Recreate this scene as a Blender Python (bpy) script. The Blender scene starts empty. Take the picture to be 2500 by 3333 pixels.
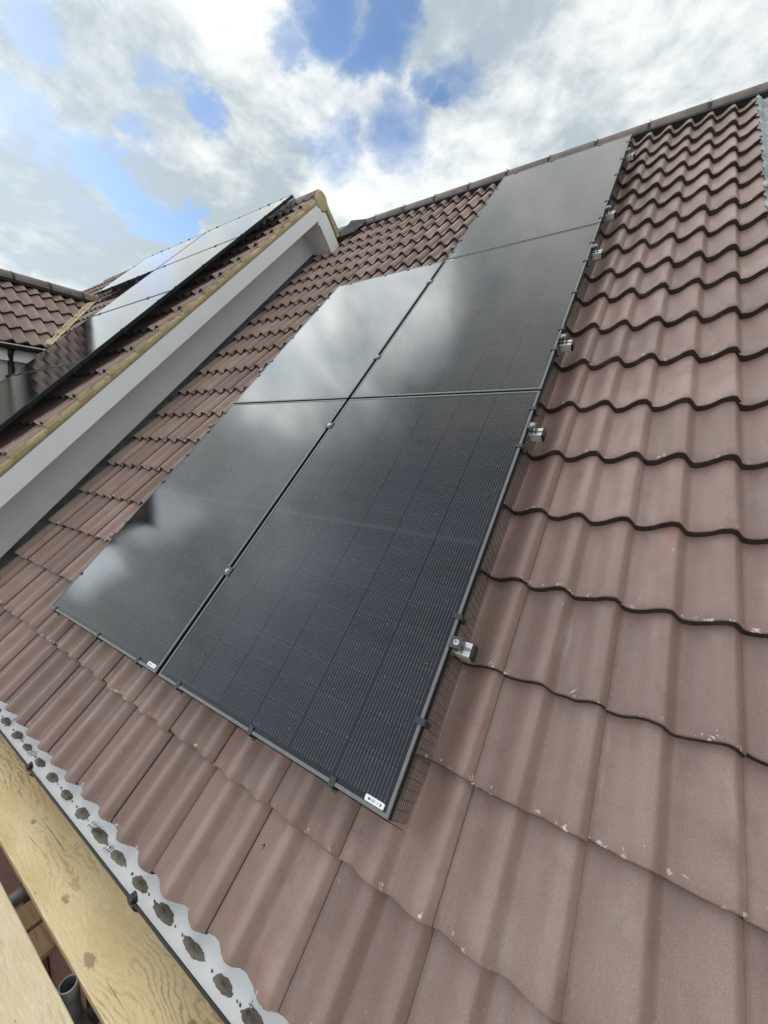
import bpy, math, random
from mathutils import Vector, Matrix
random.seed(7)
C = bpy.context.scene.collection
S2 = math.sqrt(0.5)
R = math.radians

# ---------------------------------------------------------------- helpers
class MB:
    """collects faces, built as ONE mesh object"""
    def __init__(s): s.v = []; s.f = []; s.m = []; s.uv = None; s.smooth = set()
    def face(s, pts, m=0, smooth=False):
        i = len(s.v); s.v.extend([tuple(p) for p in pts]); s.f.append(tuple(range(i, i+len(pts)))); s.m.append(m)
        if smooth: s.smooth.add(len(s.f)-1)
    def grid(s, rows, m=0, smooth=True, closed=False):
        i = len(s.v); nr = len(rows); nc = len(rows[0])
        for r in rows: s.v.extend([tuple(p) for p in r])
        for a in range(nr-1):
            for b in range(nc if closed else nc-1):
                b2 = (b+1) % nc
                s.f.append((i+a*nc+b, i+a*nc+b2, i+(a+1)*nc+b2, i+(a+1)*nc+b)); s.m.append(m)
                if smooth: s.smooth.add(len(s.f)-1)
    def hexa(s, p, m=0):
        """8 points: bottom 4 then top 4 (same winding)"""
        i = len(s.v); s.v.extend([tuple(q) for q in p])
        for f in ((3,2,1,0),(4,5,6,7),(0,1,5,4),(1,2,6,5),(2,3,7,6),(3,0,4,7)):
            s.f.append(tuple(i+k for k in f)); s.m.append(m)
    def box(s, x0, x1, y0, y1, z0, z1, m=0, T=None):
        p = [(x0,y0,z0),(x1,y0,z0),(x1,y1,z0),(x0,y1,z0),(x0,y0,z1),(x1,y0,z1),(x1,y1,z1),(x0,y1,z1)]
        s.hexa([T(*q) for q in p] if T else p, m)
    def tube(s, pts, r, n=3, m=0, cap=True, smooth=None):
        pts = [Vector(p) for p in pts]; rows = []
        for k, p in enumerate(pts):
            d = (pts[min(k+1, len(pts)-1)] - pts[max(k-1, 0)]).normalized()
            a = d.cross(Vector((0.31, 0.17, 0.93)))
            if a.length < 1e-3: a = d.cross(Vector((1,0,0)))
            a.normalize(); b = d.cross(a)
            rows.append([p + r*(math.cos(2*math.pi*j/n)*a + math.sin(2*math.pi*j/n)*b) for j in range(n)])
        s.grid(rows, m, n > 4 if smooth is None else smooth, True)
        if cap: s.face(list(reversed(rows[0])), m); s.face(rows[-1], m)
    def build(s, name, mats, parent=None, bevel=0, loc=None, rot=None):
        me = bpy.data.meshes.new(name); me.from_pydata(s.v, [], s.f)
        if not isinstance(mats, (list, tuple)): mats = [mats]
        for m in mats: me.materials.append(m)
        me.polygons.foreach_set('material_index', s.m)
        sm = [False]*len(s.f)
        for k in s.smooth: sm[k] = True
        me.polygons.foreach_set('use_smooth', sm)
        if s.uv:
            l = me.uv_layers.new(name='UVMap'); 
            flat = []
            for poly in me.polygons:
                for vi in poly.vertices: flat.extend(s.uv[vi] if vi < len(s.uv) else (0.5,0.5))
            l.data.foreach_set('uv', flat)
        me.update()
        o = bpy.data.objects.new(name, me); C.objects.link(o)
        if parent: o.parent = parent
        if loc: o.location = loc
        if rot: o.rotation_euler = rot
        if bevel:
            b = o.modifiers.new('bevel', 'BEVEL'); b.width = bevel; b.segments = 2; b.limit_method = 'ANGLE'; b.angle_limit = R(40)
        return o

def tag(o, label=None, cat=None, group=None, kind=None):
    if label: o['label'] = label
    if cat: o['category'] = cat
    if group: o['group'] = group
    if kind: o['kind'] = kind
    return o
def empty(name, loc=(0,0,0), rot=(0,0,0)):
    o = bpy.data.objects.new(name, None); C.objects.link(o); o.location = loc; o.rotation_euler = rot; o.empty_display_size = .1
    return o
def copy_tree(o, parent=None):
    c = o.copy(); C.objects.link(c); c.parent = parent
    for ch in list(o.children): copy_tree(ch, c)
    return c

# main slope frame: u right, v up the 45 degree slope, n out of it -> world
def M(u, v, n): return Vector((u, (v-n)*S2, (v+n)*S2))
PITCH = (R(45), 0, 0)
# side wing slope (faces +X): u = +Y, v up slope, n out; origin such that tile crest lies at n=0
WO = Vector((-5.40, 0, 2.165))
def WG(u, v, n): return WO + Vector((-v*S2 + n*S2, u, v*S2 + n*S2))

# ---------------------------------------------------------------- materials
def new_mat(name):
    m = bpy.data.materials.new(name); m.use_nodes = True
    nt = m.node_tree; b = nt.nodes['Principled BSDF']
    return m, nt, b
class G:
    """small node helper"""
    def __init__(s, nt): s.nt = nt
    def n(s, t, **k):
        o = s.nt.nodes.new(t)
        for a, v in k.items(): setattr(o, a, v)
        return o
    def link(s, a, b): s.nt.links.new(a, b)
    def val(s, sock, v):
        if hasattr(v, 'is_linked') or hasattr(v, 'links'): s.link(v, sock)
        else: sock.default_value = v
    def math(s, op, a, b=0.0, c=None, clamp=False):
        o = s.n('ShaderNodeMath', operation=op, use_clamp=clamp); s.val(o.inputs[0], a); s.val(o.inputs[1], b)
        if c is not None: s.val(o.inputs[2], c)
        return o.outputs[0]
    def vm(s, op, a, b=None):
        o = s.n('ShaderNodeVectorMath', operation=op); s.val(o.inputs[0], a)
        if b is not None: s.val(o.inputs[1], b)
        return o.outputs['Value'] if op in ('DOT_PRODUCT','LENGTH','DISTANCE') else o.outputs[0]
    def noise(s, vec, scale, detail=3, rough=.55, dist=0, out=0):
        o = s.n('ShaderNodeTexNoise'); s.link(vec, o.inputs['Vector']); o.inputs['Scale'].default_value = scale
        o.inputs['Detail'].default_value = detail; o.inputs['Roughness'].default_value = rough; o.inputs['Distortion'].default_value = dist
        return o.outputs[out]
    def ramp(s, fac, lo, hi, a=0., b=1., smooth=True):
        o = s.n('ShaderNodeMapRange', interpolation_type='SMOOTHSTEP' if smooth else 'LINEAR'); s.val(o.inputs[0], fac)
        o.inputs[1].default_value = lo; o.inputs[2].default_value = hi; o.inputs[3].default_value = a; o.inputs[4].default_value = b
        return o.outputs[0]
    def mix(s, fac, a, b, mode='MIX'):
        o = s.n('ShaderNodeMix', data_type='RGBA', blend_type=mode); s.val(o.inputs['Factor'], fac); 
        s.val(o.inputs[6], a if not isinstance(a, tuple) else (*a, 1)); s.val(o.inputs[7], b if not isinstance(b, tuple) else (*b, 1))
        return o.outputs[2]
    def coord(s, which='Object', scale=None):
        o = s.n('ShaderNodeTexCoord').outputs[which]
        if scale: o = s.vm('MULTIPLY', o, scale)
        return o
    def sep(s, v):
        o = s.n('ShaderNodeSeparateXYZ'); s.link(v, o.inputs[0]); return o.outputs
    def bump(s, h, strength, dist, b):
        o = s.n('ShaderNodeBump'); s.link(h, o.inputs['Height']); o.inputs['Strength'].default_value = strength; o.inputs['Distance'].default_value = dist
        s.link(o.outputs[0], b.inputs['Normal'])

def plain(name, col, rough=.5, metal=0., spec=.5, var=.12, scale=12, bump=0., bscale=200):
    m, nt, b = new_mat(name); g = G(nt); co = g.coord()
    f = g.noise(co, scale, 4)
    k = g.ramp(f, .3, .7, 1-var, 1+var)
    v = g.vm('MULTIPLY', (col[0], col[1], col[2]), (1,1,1))
    o = g.n('ShaderNodeVectorMath', operation='SCALE'); o.inputs[0].default_value = col; g.link(k, o.inputs['Scale'])
    g.link(o.outputs[0], b.inputs['Base Color'])
    b.inputs['Roughness'].default_value = rough; b.inputs['Metallic'].default_value = metal; b.inputs['Specular IOR Level'].default_value = spec
    if bump: g.bump(g.noise(co, bscale, 2), bump, .002, b)
    return m

def tile_material():
    m, nt, b = new_mat('brown_concrete_tile'); g = G(nt)
    co = g.coord('Object')
    uv = g.sep(g.coord('UV'))           # x: 0..1 across a tile + tile number, y: metres above the nose
    tid = g.math('FLOOR', uv[0])
    wn = g.n('ShaderNodeTexWhiteNoise', noise_dimensions='1D'); g.link(tid, wn.inputs['W'])
    big = g.noise(co, 2.2, 3, .6); mid = g.noise(co, 11, 4, .6); fine = g.noise(co, 300, 3, .75)
    col = g.mix(g.ramp(big, .32, .68), (.300, .200, .165), (.375, .264, .222))
    col = g.mix(g.math('MULTIPLY', wn.outputs[0], .75), col, (.205, .138, .115))
    # reddish worn patches, stretched down the slope
    st = g.vm('MULTIPLY', co, (14, 3.2, 3.2))
    red = g.ramp(g.noise(st, 1.0, 4, .62), .58, .74)
    col = g.mix(g.math('MULTIPLY', red, .55), col, (.29, .125, .10))
    pale = g.ramp(g.noise(st, .8, 5, .6, .4), .56, .75)
    col = g.mix(g.math('MULTIPLY', pale, .36), col, (.40, .34, .30))
    dirt = g.ramp(mid, .52, .75)
    col = g.mix(g.math('MULTIPLY', dirt, .30), col, (.13, .095, .08))
    # dirt strip along the lower side of each roll's foot (joint lines)
    # sand grains
    grain = g.ramp(fine, .30, .70, .79, 1.21, False)
    sc = g.n('ShaderNodeVectorMath', operation='SCALE'); g.link(col, sc.inputs[0]); g.link(grain, sc.inputs['Scale']); col = sc.outputs[0]
    vo = g.n('ShaderNodeTexVoronoi'); vo.inputs['Scale'].default_value = 240; g.link(co, vo.inputs['Vector'])
    speck = g.math('MULTIPLY', g.math('LESS_THAN', vo.outputs['Distance'], .16), g.math('GREATER_THAN', g.sep(vo.outputs['Color'])[0], .86))
    col = g.mix(g.math('MULTIPLY', speck, .55), col, (.62, .56, .50))
    # pale chips, most of them near the nose of the tile
    near = g.ramp(uv[1], .004, .050, 1, 0)
    chipn = g.noise(co, 42, 5, .70)
    th = g.ramp(near, 0, 1, .75, .588, False)
    chip = g.ramp(g.math('SUBTRACT', chipn, th), 0, .015)
    patch = g.ramp(g.noise(co, 7, 2), .47, .56)
    chip = g.math('MULTIPLY', chip, patch)
    col = g.mix(g.math('MULTIPLY', chip, .85), col, (.78, .70, .63))
    # scattered lime flecks and scratches
    sv = g.vm('MULTIPLY', co, (90, 34, 34))
    fl = g.ramp(g.noise(sv, 1.0, 3, .6), .735, .76)
    col = g.mix(g.math('MULTIPLY', fl, .6), col, (.74, .67, .60))
    # one lime stain run down the tiles by the right edge
    p = g.sep(co); vv = g.math('MULTIPLY', g.math('ADD', p[1], p[2]), S2)
    lx = g.ramp(g.math('ABSOLUTE', g.math('SUBTRACT', p[0], 1.972)), .020, .040, 1, 0)
    lv = g.math('MULTIPLY', g.ramp(vv, -.12, .05), g.ramp(vv, .36, .49, 1, 0))
    lime = g.math('MULTIPLY', g.math('MULTIPLY', lx, lv), g.ramp(g.noise(co, 30, 5, .65), .35, .62))
    col = g.mix(g.math('MULTIPLY', lime, .65), col, (.60, .63, .64))
    g.link(col, b.inputs['Base Color'])
    b.inputs['Roughness'].default_value = .44; b.inputs['Specular IOR Level'].default_value = .5
    h = g.math('ADD', g.math('MULTIPLY', fine, .5), g.math('MULTIPLY', g.noise(co, 90, 3), .5))
    g.bump(h, .35, .0016, b)
    return m

def panel_material(wide, name):
    """glass over black cells; object coords: x,y in metres from the panel corner. wide = landscape"""
    m, nt, b = new_mat(name); g = G(nt)
    c = g.sep(g.coord('Object'))
    X, Y = (c[1], c[0]) if wide else (c[0], c[1])
    mx, my = .016, .022
    x = g.math('SUBTRACT', X, mx); y = g.math('SUBTRACT', Y, my)
    cw, ch = (1.134-2*mx)/6, (1.762-2*my)/18
    def tri(v, p):   # distance to the nearest multiple of p
        return g.math('ABSOLUTE', g.math('SUBTRACT', g.math('WRAP', g.math('ADD', v, p/2), p, 0.0), p/2))
    pw = (cw-.019)/15
    xl = g.math('WRAP', x, cw, 0.0)
    wire = g.math('MULTIPLY', g.ramp(tri(g.math('SUBTRACT', xl, .0095), pw), .00025, .0007, 1, 0),
                  g.math('MULTIPLY', g.math('GREATER_THAN', xl, .005), g.math('LESS_THAN', xl, cw-.005)))
    cgx = g.ramp(tri(x, cw), .0012, .0022, 1, 0)
    cgy = g.ramp(tri(y, ch), .0008, .0018, 1, 0)
    midline = g.ramp(g.math('ABSOLUTE', g.math('SUBTRACT', Y, .881)), .0065, .0085, 1, 0)
    inside = g.math('MULTIPLY', g.math('MULTIPLY', g.math('GREATER_THAN', x, .003), g.math('LESS_THAN', x, 6*cw-.003)),
                    g.math('MULTIPLY', g.math('GREATER_THAN', y, .004), g.math('LESS_THAN', y, 18*ch-.004)))
    # painted wire glints: colour brighter beside the cell gaps, dimmer right in them
    gl = g.math('MULTIPLY', g.ramp(tri(y, ch), .004, .020, 1.0, .66), g.ramp(tri(y, ch), .0012, .0032, .25, 1.0))
    co = g.coord('Object')
    wv = g.math('MULTIPLY', g.math('MULTIPLY', wire, inside), gl)
    br = g.ramp(g.noise(g.vm('MULTIPLY', co, (30, 90, 30)), 1, 2), .3, .7, .55, 1.0)
    wv = g.math('MULTIPLY', wv, br)
    cid = g.n('ShaderNodeTexWhiteNoise', noise_dimensions='2D')
    cv = g.n('ShaderNodeCombineXYZ'); g.link(g.math('FLOOR', g.math('DIVIDE', x, cw)), cv.inputs[0]); g.link(g.math('FLOOR', g.math('DIVIDE', y, ch)), cv.inputs[1]); g.link(cv.outputs[0], cid.inputs['Vector'])
    cell = g.mix(cid.outputs['Value'], (.0030, .0034, .0052), (.0080, .0088, .0135))
    col = g.mix(g.math('MAXIMUM', cgx, cgy), cell, (.0035, .0036, .004))
    col = g.mix(midline, col, (.020, .021, .024))
    col = g.mix(g.math('MULTIPLY', wv, .40), col, (.72, .72, .70))
    col = g.mix(inside, (.006, .0065, .0075), col)
    # dust film, dried rain spots
    dust = g.ramp(g.noise(co, 5, 4, .65), .40, .80, .0004, .0045)
    col = g.mix(dust, col, (.55, .53, .50))
    vo = g.n('ShaderNodeTexVoronoi'); vo.inputs['Scale'].default_value = 85; g.link(co, vo.inputs['Vector'])
    rnd = g.sep(vo.outputs['Color'])
    spot = g.math('MULTIPLY', g.math('LESS_THAN', vo.outputs['Distance'], g.math('MULTIPLY', rnd[1], .13)), g.math('GREATER_THAN', rnd[0], .70))
    col = g.mix(g.math('MULTIPLY', spot, .5), col, (.70, .69, .66))
    g.link(col, b.inputs['Base Color'])
    b.inputs['Roughness'].default_value = .17
    g.link(g.ramp(g.noise(co, 40, 3), .3, .7, .035, .065), b.inputs['Roughness'])
    b.inputs['IOR'].default_value = 1.52
    g.bump(g.noise(co, 700, 2), .05, .0006, b)
    return m

def wood_material(name, a, bcol, dark, knots, k=150, off=(0,0,0)):
    """grain runs along X; knots = [(x,y,size)] bend the rings"""
    m, nt, b = new_mat(name); g = G(nt)
    co = g.coord('Object'); c = g.sep(co)
    warp = g.math('MULTIPLY', g.math('SUBTRACT', g.noise(g.vm('MULTIPLY', co, (2.2, 9, 9)), 1, 7, .62), .5), .15)
    F = g.math('ADD', g.math('ADD', c[1], g.math('MULTIPLY', c[0], .035)), warp)
    kmask = None
    for (kx, ky, ks) in knots:
        dx = g.math('MULTIPLY', g.math('SUBTRACT', c[0], kx), .42); dy = g.math('SUBTRACT', c[1], ky)
        d = g.math('SQRT', g.math('ADD', g.math('MULTIPLY', dx, dx), g.math('MULTIPLY', dy, dy)))
        bumpk = g.math('MULTIPLY', g.ramp(d, 0, ks*3.2, 1, 0), ks*1.6)
        F = g.math('ADD', F, bumpk)
        kk = g.ramp(g.math('ADD', d, g.math('MULTIPLY', g.math('SUBTRACT', g.noise(g.vm('MULTIPLY', co, (40, 130, 130)), 1, 4, .7), .5), ks*.9)), ks*.22, ks*.42, 1, 0)
        kmask = kk if kmask is None else g.math('MAXIMUM', kmask, kk)
    ring = g.math('SINE', g.math('MULTIPLY', F, k))
    line = g.ramp(ring, .45, 1.0)
    patch = g.ramp(g.noise(g.vm('MULTIPLY', co, (2.0, 7, 7)), 1, 3), .42, .66)
    col = g.mix(g.ramp(g.noise(g.vm('MULTIPLY', co, (3, 12, 12)), 1, 4), .3, .7), a, bcol)
    col = g.mix(g.math('MULTIPLY', g.math('MULTIPLY', line, g.ramp(patch, 0, 1, .10, .60)), 1.0), col, dark)
    fib = g.noise(g.vm('MULTIPLY', co, (30, 700, 700)), 1, 3, .6)
    sc = g.n('ShaderNodeVectorMath', operation='SCALE'); g.link(col, sc.inputs[0]); g.link(g.ramp(fib, .3, .7, .88, 1.1), sc.inputs['Scale']); col = sc.outputs[0]
    streak = g.ramp(g.noise(g.vm('MULTIPLY', co, (1.1, 11, 11)), 1.3, 5, .6), .55, .72)
    col = g.mix(g.math('MULTIPLY', streak, .42), col, dark)
    crack = g.math('MULTIPLY', g.ramp(g.noise(g.vm('MULTIPLY', co, (1.6, 130, 130)), 1, 2, .5), .685, .71), g.ramp(g.noise(g.vm('MULTIPLY', co, (3, 9, 9)), 1, 2), .5, .58))
    col = g.mix(g.math('MULTIPLY', crack, .7), col, (.10, .065, .035))
    stain = g.ramp(g.noise(g.vm('MULTIPLY', co, (16, 34, 34)), 1, 3), .70, .745)
    col = g.mix(g.math('MULTIPLY', stain, .55), col, (.13, .075, .05))
    if kmask is not None: col = g.mix(g.math('MULTIPLY', kmask, .6), col, (.13, .105, .08))
    g.link(col, b.inputs['Base Color']); b.inputs['Roughness'].default_value = .75; b.inputs['Specular IOR Level'].default_value = .25
    g.bump(g.math('ADD', g.math('MULTIPLY', fib, .6), g.math('MULTIPLY', line, -.25)), .35, .0012, b)
    return m

def mortar_material(name, c1, c2, c3):
    m, nt, b = new_mat(name); g = G(nt); co = g.coord()
    col = g.mix(g.ramp(g.noise(co, 6, 5, .65), .35, .65), c1, c2)
    col = g.mix(g.math('MULTIPLY', g.ramp(g.noise(co, 17, 4, .6), .52, .72), .6), col, c3)
    g.link(col, b.inputs['Base Color']); b.inputs['Roughness'].default_value = .9
    g.bump(g.noise(co, 60, 5, .7), .8, .008, b)
    return m

def brick_material():
    m, nt, b = new_mat('red_brick'); g = G(nt); co = g.coord()
    c = g.sep(co); cv = g.n('ShaderNodeCombineXYZ'); g.link(c[0], cv.inputs[0]); g.link(c[2], cv.inputs[1])
    br = g.n('ShaderNodeTexBrick'); g.link(cv.outputs[0], br.inputs['Vector']); br.inputs['Scale'].default_value = 1
    br.inputs['Brick Width'].default_value = .225; br.inputs['Row Height'].default_value = .075; br.inputs['Mortar Size'].default_value = .006
    br.inputs['Color1'].default_value = (.14, .05, .032, 1); br.inputs['Color2'].default_value = (.11, .04, .027, 1); br.inputs['Mortar'].default_value = (.16, .14, .12, 1)
    g.link(br.outputs[0], b.inputs['Base Color']); b.inputs['Roughness'].default_value = .85
    g.bump(br.outputs['Fac'], -.6, .004, b)
    return m

def label_material():
    m, nt, b = new_mat('barcode_sticker'); g = G(nt); c = g.sep(g.coord())
    wn = g.n('ShaderNodeTexWhiteNoise', noise_dimensions='1D'); g.link(g.math('FLOOR', g.math('MULTIPLY', c[0], 620)), wn.inputs['W'])
    bar = g.math('GREATER_THAN', wn.outputs[0], .5)
    ok = g.math('MULTIPLY', g.math('MULTIPLY', g.math('GREATER_THAN', c[0], .010), g.math('LESS_THAN', c[0], .054)), g.math('MULTIPLY', g.math('GREATER_THAN', c[1], .0045), g.math('LESS_THAN', c[1], .0108)))
    col = g.mix(g.math('MULTIPLY', bar, ok), (.82, .83, .82), (.10, .10, .10))
    g.link(col, b.inputs['Base Color']); b.inputs['Roughness'].default_value = .45
    return m

def lead_material():
    m, nt, b = new_mat('lead_sheet'); g = G(nt); co = g.coord()
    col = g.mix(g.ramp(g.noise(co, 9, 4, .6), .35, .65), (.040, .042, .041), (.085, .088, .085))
    g.link(col, b.inputs['Base Color']); b.inputs['Roughness'].default_value = .5; b.inputs['Metallic'].default_value = .25
    g.bump(g.noise(co, 22, 4), .5, .01, b)
    return m
def pale_lead_material():
    m, nt, b = new_mat('pale_crinkled_lead'); g = G(nt); co = g.coord()
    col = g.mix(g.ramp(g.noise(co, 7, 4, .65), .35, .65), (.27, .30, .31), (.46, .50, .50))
    col = g.mix(g.math('MULTIPLY', g.ramp(g.noise(co, 26, 4, .6), .56, .7), .7), col, (.16, .18, .185))
    g.link(col, b.inputs['Base Color']); b.inputs['Roughness'].default_value = .55; b.inputs['Metallic'].default_value = .2
    g.bump(g.noise(g.vm('MULTIPLY', co, (1, 2.5, 2.5)), 24, 4), .9, .012, b)
    return m
def gutter_material():
    m, nt, b = new_mat('white_gutter_plastic'); g = G(nt); co = g.coord()
    col = g.mix(g.ramp(g.noise(co, 30, 5, .7), .52, .75), (.93, .94, .93), (.86, .88, .86))
    g.link(col, b.inputs['Base Color']); b.inputs['Roughness'].default_value = .35
    return m

mTile = tile_material()
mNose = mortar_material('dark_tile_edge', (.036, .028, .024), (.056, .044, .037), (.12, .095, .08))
mRidge = plain('grey_brown_ridge_tile', (.205, .165, .15), .65, 0, .3, .18, 9, .4, 300)
mFrame = plain('black_anodised_frame', (.17, .178, .175), .42, .35, .5, .08, 40)
mCellP = panel_material(False, 'portrait_solar_cells')
mCellL = panel_material(True, 'landscape_solar_cells')
mBack = plain('black_backsheet', (.012, .012, .013), .6)
mBlack = plain('black_plastic', (.012, .012, .013), .45, 0, .5, .2, 30)
mClip = plain('dark_grey_clip', (.030, .031, .033), .35, .0, .6, .2, 30)
mMesh = plain('black_wire', (.010, .010, .011), .45)
mAlu = plain('bare_aluminium', (.78, .80, .79), .45, .45, .5, .1, 60)
mBolt = plain('steel_bolt', (.70, .70, .70), .28, .95)
mClamp = plain('black_clamp', (.085, .09, .09), .4, .4)
mWhite = plain('white_upvc', (.86, .88, .89), .38, 0, .45, .02, 5)
mWhiteW = plain('white_cladding', (.78, .80, .82), .6, 0, .3, .03, 5, .15, 300)
mWhiteG = gutter_material()
mMortar = mortar_material('yellow_sand_mortar', (.50, .41, .22), (.62, .53, .32), (.34, .26, .13))
mMud = mortar_material('dried_mud', (.20, .165, .125), (.31, .265, .21), (.10, .08, .06))
mLead = lead_material(); mPaleLead = pale_lead_material()
mCream = plain('cream_render', (.56, .57, .50), .85, 0, .2, .06, 3, .2, 120)
mBrick = brick_material(); mLabel = label_material()
mGalv = plain('galvanised_steel', (.22, .225, .22), .5, .6, .5, .3, 25, .2, 90)
mFelt = plain('dark_felt', (.016, .016, .017), .8)
mWood1 = wood_material('yellow_scaffold_timber', (.67, .50, .26), (.76, .60, .35), (.30, .19, .085), [(.10, -.40, .026), (.355, -.425, .040), (-.34, -.36, .020), (.75, -.33, .03)], 380)
mWood2 = wood_material('pale_scaffold_timber', (.70, .57, .37), (.76, .63, .43), (.52, .39, .23), [(.9, -.60, .03)], 300)
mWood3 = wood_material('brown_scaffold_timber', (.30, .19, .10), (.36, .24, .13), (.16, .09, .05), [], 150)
def ground_material():
    m, nt, b = new_mat('site_ground'); g = G(nt); co = g.coord()
    col = g.mix(g.ramp(g.noise(co, .15, 5, .6), .4, .6), (.030, .026, .020), (.045, .038, .03))
    g.link(col, b.inputs['Base Color']); b.inputs['Roughness'].default_value = .95
    return m

# ---------------------------------------------------------------- tiled slopes
PER = .1499; AMP = .046; TW = 2*PER
def sstep(t): t = max(0., min(1., t)); return t*t*(3-2*t)
def prof(s):
    x = s % PER
    if x < .014: return AMP*(1-sstep((x+.026)/.040))
    if x < .116: return AMP*(.55*sstep((x-.026)/.090)+.45*sstep((x-.014)/.102)**1.35)
    if x < .124: return AMP
    return AMP*(1-sstep((x-.124)/.040))
SAMP = [-.006,0,.005,.010,.014,.026,.042,.058,.072,.084,.095,.104,.111,.117,.124,.129,.134,.139,.144,.149,.155,.161,.164,.176,.192,.208,.222,.234,.245,.254,.261,.267,.274,.279,.284,.289,.2945,.2998]
SAMP_LO = [-.006,0,.008,.014,.035,.06,.082,.10,.112,.124,.132,.140,.149,.158,.164,.185,.21,.232,.25,.262,.274,.282,.290,.2998]
def tiled_slope(name, T, joint, i0, i1, noses, top, ncrest, parent, samp=SAMP, tilt=.035, thick=.034, jit=1.0, skip=None):
    """one mesh: every course of double-roll tiles; T(u,v,n) -> world; noses = v of each course edge from the eave up"""
    mb = MB(); uvs = []; rnd = random.Random(hash(name) % 1000 + 3 if False else len(noses)*13+i1)
    tid = 0
    for c, v0 in enumerate(noses):
        v1 = noses[c+1]+.045 if c+1 < len(noses) else top
        g0 = (noses[c+1]-v0) if c+1 < len(noses) else .326
        ln = v1 - v0
        for i in range(i0, i1):
            tid += 1
            if skip and skip(joint+i*TW, v0): continue
            u0 = joint + i*TW
            dv = rnd.uniform(-.0035, .0035)*jit; dn = rnd.uniform(-.0016, .0016)*jit; du = rnd.uniform(-.0008, .0008)*jit
            rows_s = [(.0, -thick, .5), (.0, -.005, .5), (.0045, .0, 1), (.05, 0, 1), (ln*.5, 0, 1), (ln, 0, 1)]
            base = len(mb.v); ns = len(samp)
            kn = [rnd.gauss(0, .0021)*jit for _ in range(9)]; ej = [kn[min(7, int(8*max(0, q)/.2999))]*(1-(8*max(0, q)/.2999) % 1) + kn[min(7, int(8*max(0, q)/.2999))+1]*((8*max(0, q)/.2999) % 1) + rnd.gauss(0, .0004) for q in samp]
            cj = [rnd.gauss(0, .0008)*jit for _ in samp]
            for r, (a, dz, _) in enumerate(rows_s):
                for k, s in enumerate(samp):
                    h = prof(max(s, 0)) if s < .2995 else prof(.2995)
                    if s < .012: h -= .0045*(1-max(s, 0)/.012)
                    v = v0 + dv + a + (ej[k] if r < 3 else 0)
                    n = ncrest + h - AMP - tilt*(a/g0) + dz + dn + (cj[k] if r < 2 else 0)
                    if r == 0: n += .2*ej[k]
                    mb.v.append(tuple(T(u0+s+du, v, n))); uvs.append((tid + .02 + .96*s/.2998, a))
            for r in range(len(rows_s)-1):
                for k in range(ns-1):
                    mb.f.append((base+r*ns+k, base+r*ns+k+1, base+(r+1)*ns+k+1, base+(r+1)*ns+k))
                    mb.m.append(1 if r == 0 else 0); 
                    if r > 0: mb.smooth.add(len(mb.f)-1)
            # right hand lip of the tile over its neighbour, left edge closed as well
            for side in (ns-1, 0):
                b2 = len(mb.v)
                for r, (a, dz, _) in enumerate(rows_s[1:]):
                    s = samp[side]; h = prof(max(0, min(s, .2995))) - (.0045 if side == 0 else 0)
                    n = ncrest + h - AMP - tilt*(a/g0) + dn - .012
                    mb.v.append(tuple(T(u0+s+du, v0+dv+a, n))); uvs.append((tid+.5, .2))
                for r in range(len(rows_s)-2):
                    q = (base+(r+1)*ns+side, base+(r+2)*ns+side, b2+r+1, b2+r)
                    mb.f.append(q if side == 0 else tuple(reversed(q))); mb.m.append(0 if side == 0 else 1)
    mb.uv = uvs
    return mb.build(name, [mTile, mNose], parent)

def half_round(T, u0, u1, vc, nc, r, th=.016, nseg=18, jitter=0.0):
    """ridge tile mesh; axis along u; opening downwards (world -Z), T main-style frame"""
    mb = MB()
    def ring(u, rr):
        out = []
        for k in range(nseg+1):
            a = math.pi*(-.04 + 1.08*k/nseg)           # from front lip over the top to the back lip
            y = -math.cos(a)*rr; z = math.sin(a)*rr    # world offsets
            out.append(T(u, vc, nc) + Vector((0, y, z)))
        return out
    L = u1-u0
    us = [u0, u0+.004, u0+L*.5, u1-.004, u1]
    rr = [r-.004, r, r, r, r-.004]
    mb.grid([ring(u, q) for u, q in zip(us, rr)])
    mb.grid(list(reversed([ring(u, r-th) for u in (u0, u1)])))
    for u, fl in ((u0, 1), (u1, 0)):
        a, b = ring(u, r-.004), ring(u, r-th)
        rows = [a, b] if fl else [b, a]
        mb.grid(list(reversed(rows)), smooth=False)
    for k in (0, nseg):
        p = [ring(us[0], r-.002)[k], ring(us[-1], r-.002)[k], ring(us[-1], r-th)[k], ring(us[0], r-th)[k]]
        mb.face(p if k == 0 else p[::-1])
    return mb

# ======================================================================= LOWER HOUSE
house = empty('tiled_house', (0, 3.5, -5.4))
tag(house, 'brick house under the long brown pantiled roof that carries the nearest solar panels', 'house')
def hp(mb, name, mats, bevel=0, parent=None):
    o = mb.build(name, mats, None, bevel)
    p = parent or house
    o.parent = p; o.matrix_parent_inverse = p.matrix_basis.inverted() if p.parent is None else Matrix.Identity(4)
    return o
def settle(o, p):
    """parent o to p keeping o where it is (world-space mesh)"""
    o.parent = p
    m = Matrix.Identity(4); q = p
    chain = []
    while q: chain.append(q); q = q.parent
    for q in reversed(chain): m = m @ q.matrix_parent_inverse @ Matrix.LocRotScale(q.location, q.rotation_euler, q.scale)
    o.matrix_parent_inverse = m.inverted()
    return o
def part(mb, name, mats, p, bevel=0): return settle(mb.build(name, mats, None, bevel), p)

NOSE = [-.490, -.157, .169, .496, .8305, 1.161, 1.492, 1.823, 2.155, 2.487, 2.817, 3.115, 3.435, 3.740, 4.060, 4.352, 4.647, 4.959, 5.244, 5.571]
J0 = 1.880
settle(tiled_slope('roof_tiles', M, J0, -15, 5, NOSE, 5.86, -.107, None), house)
RU0, RU1 = -2.62, J0+5*TW
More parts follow.
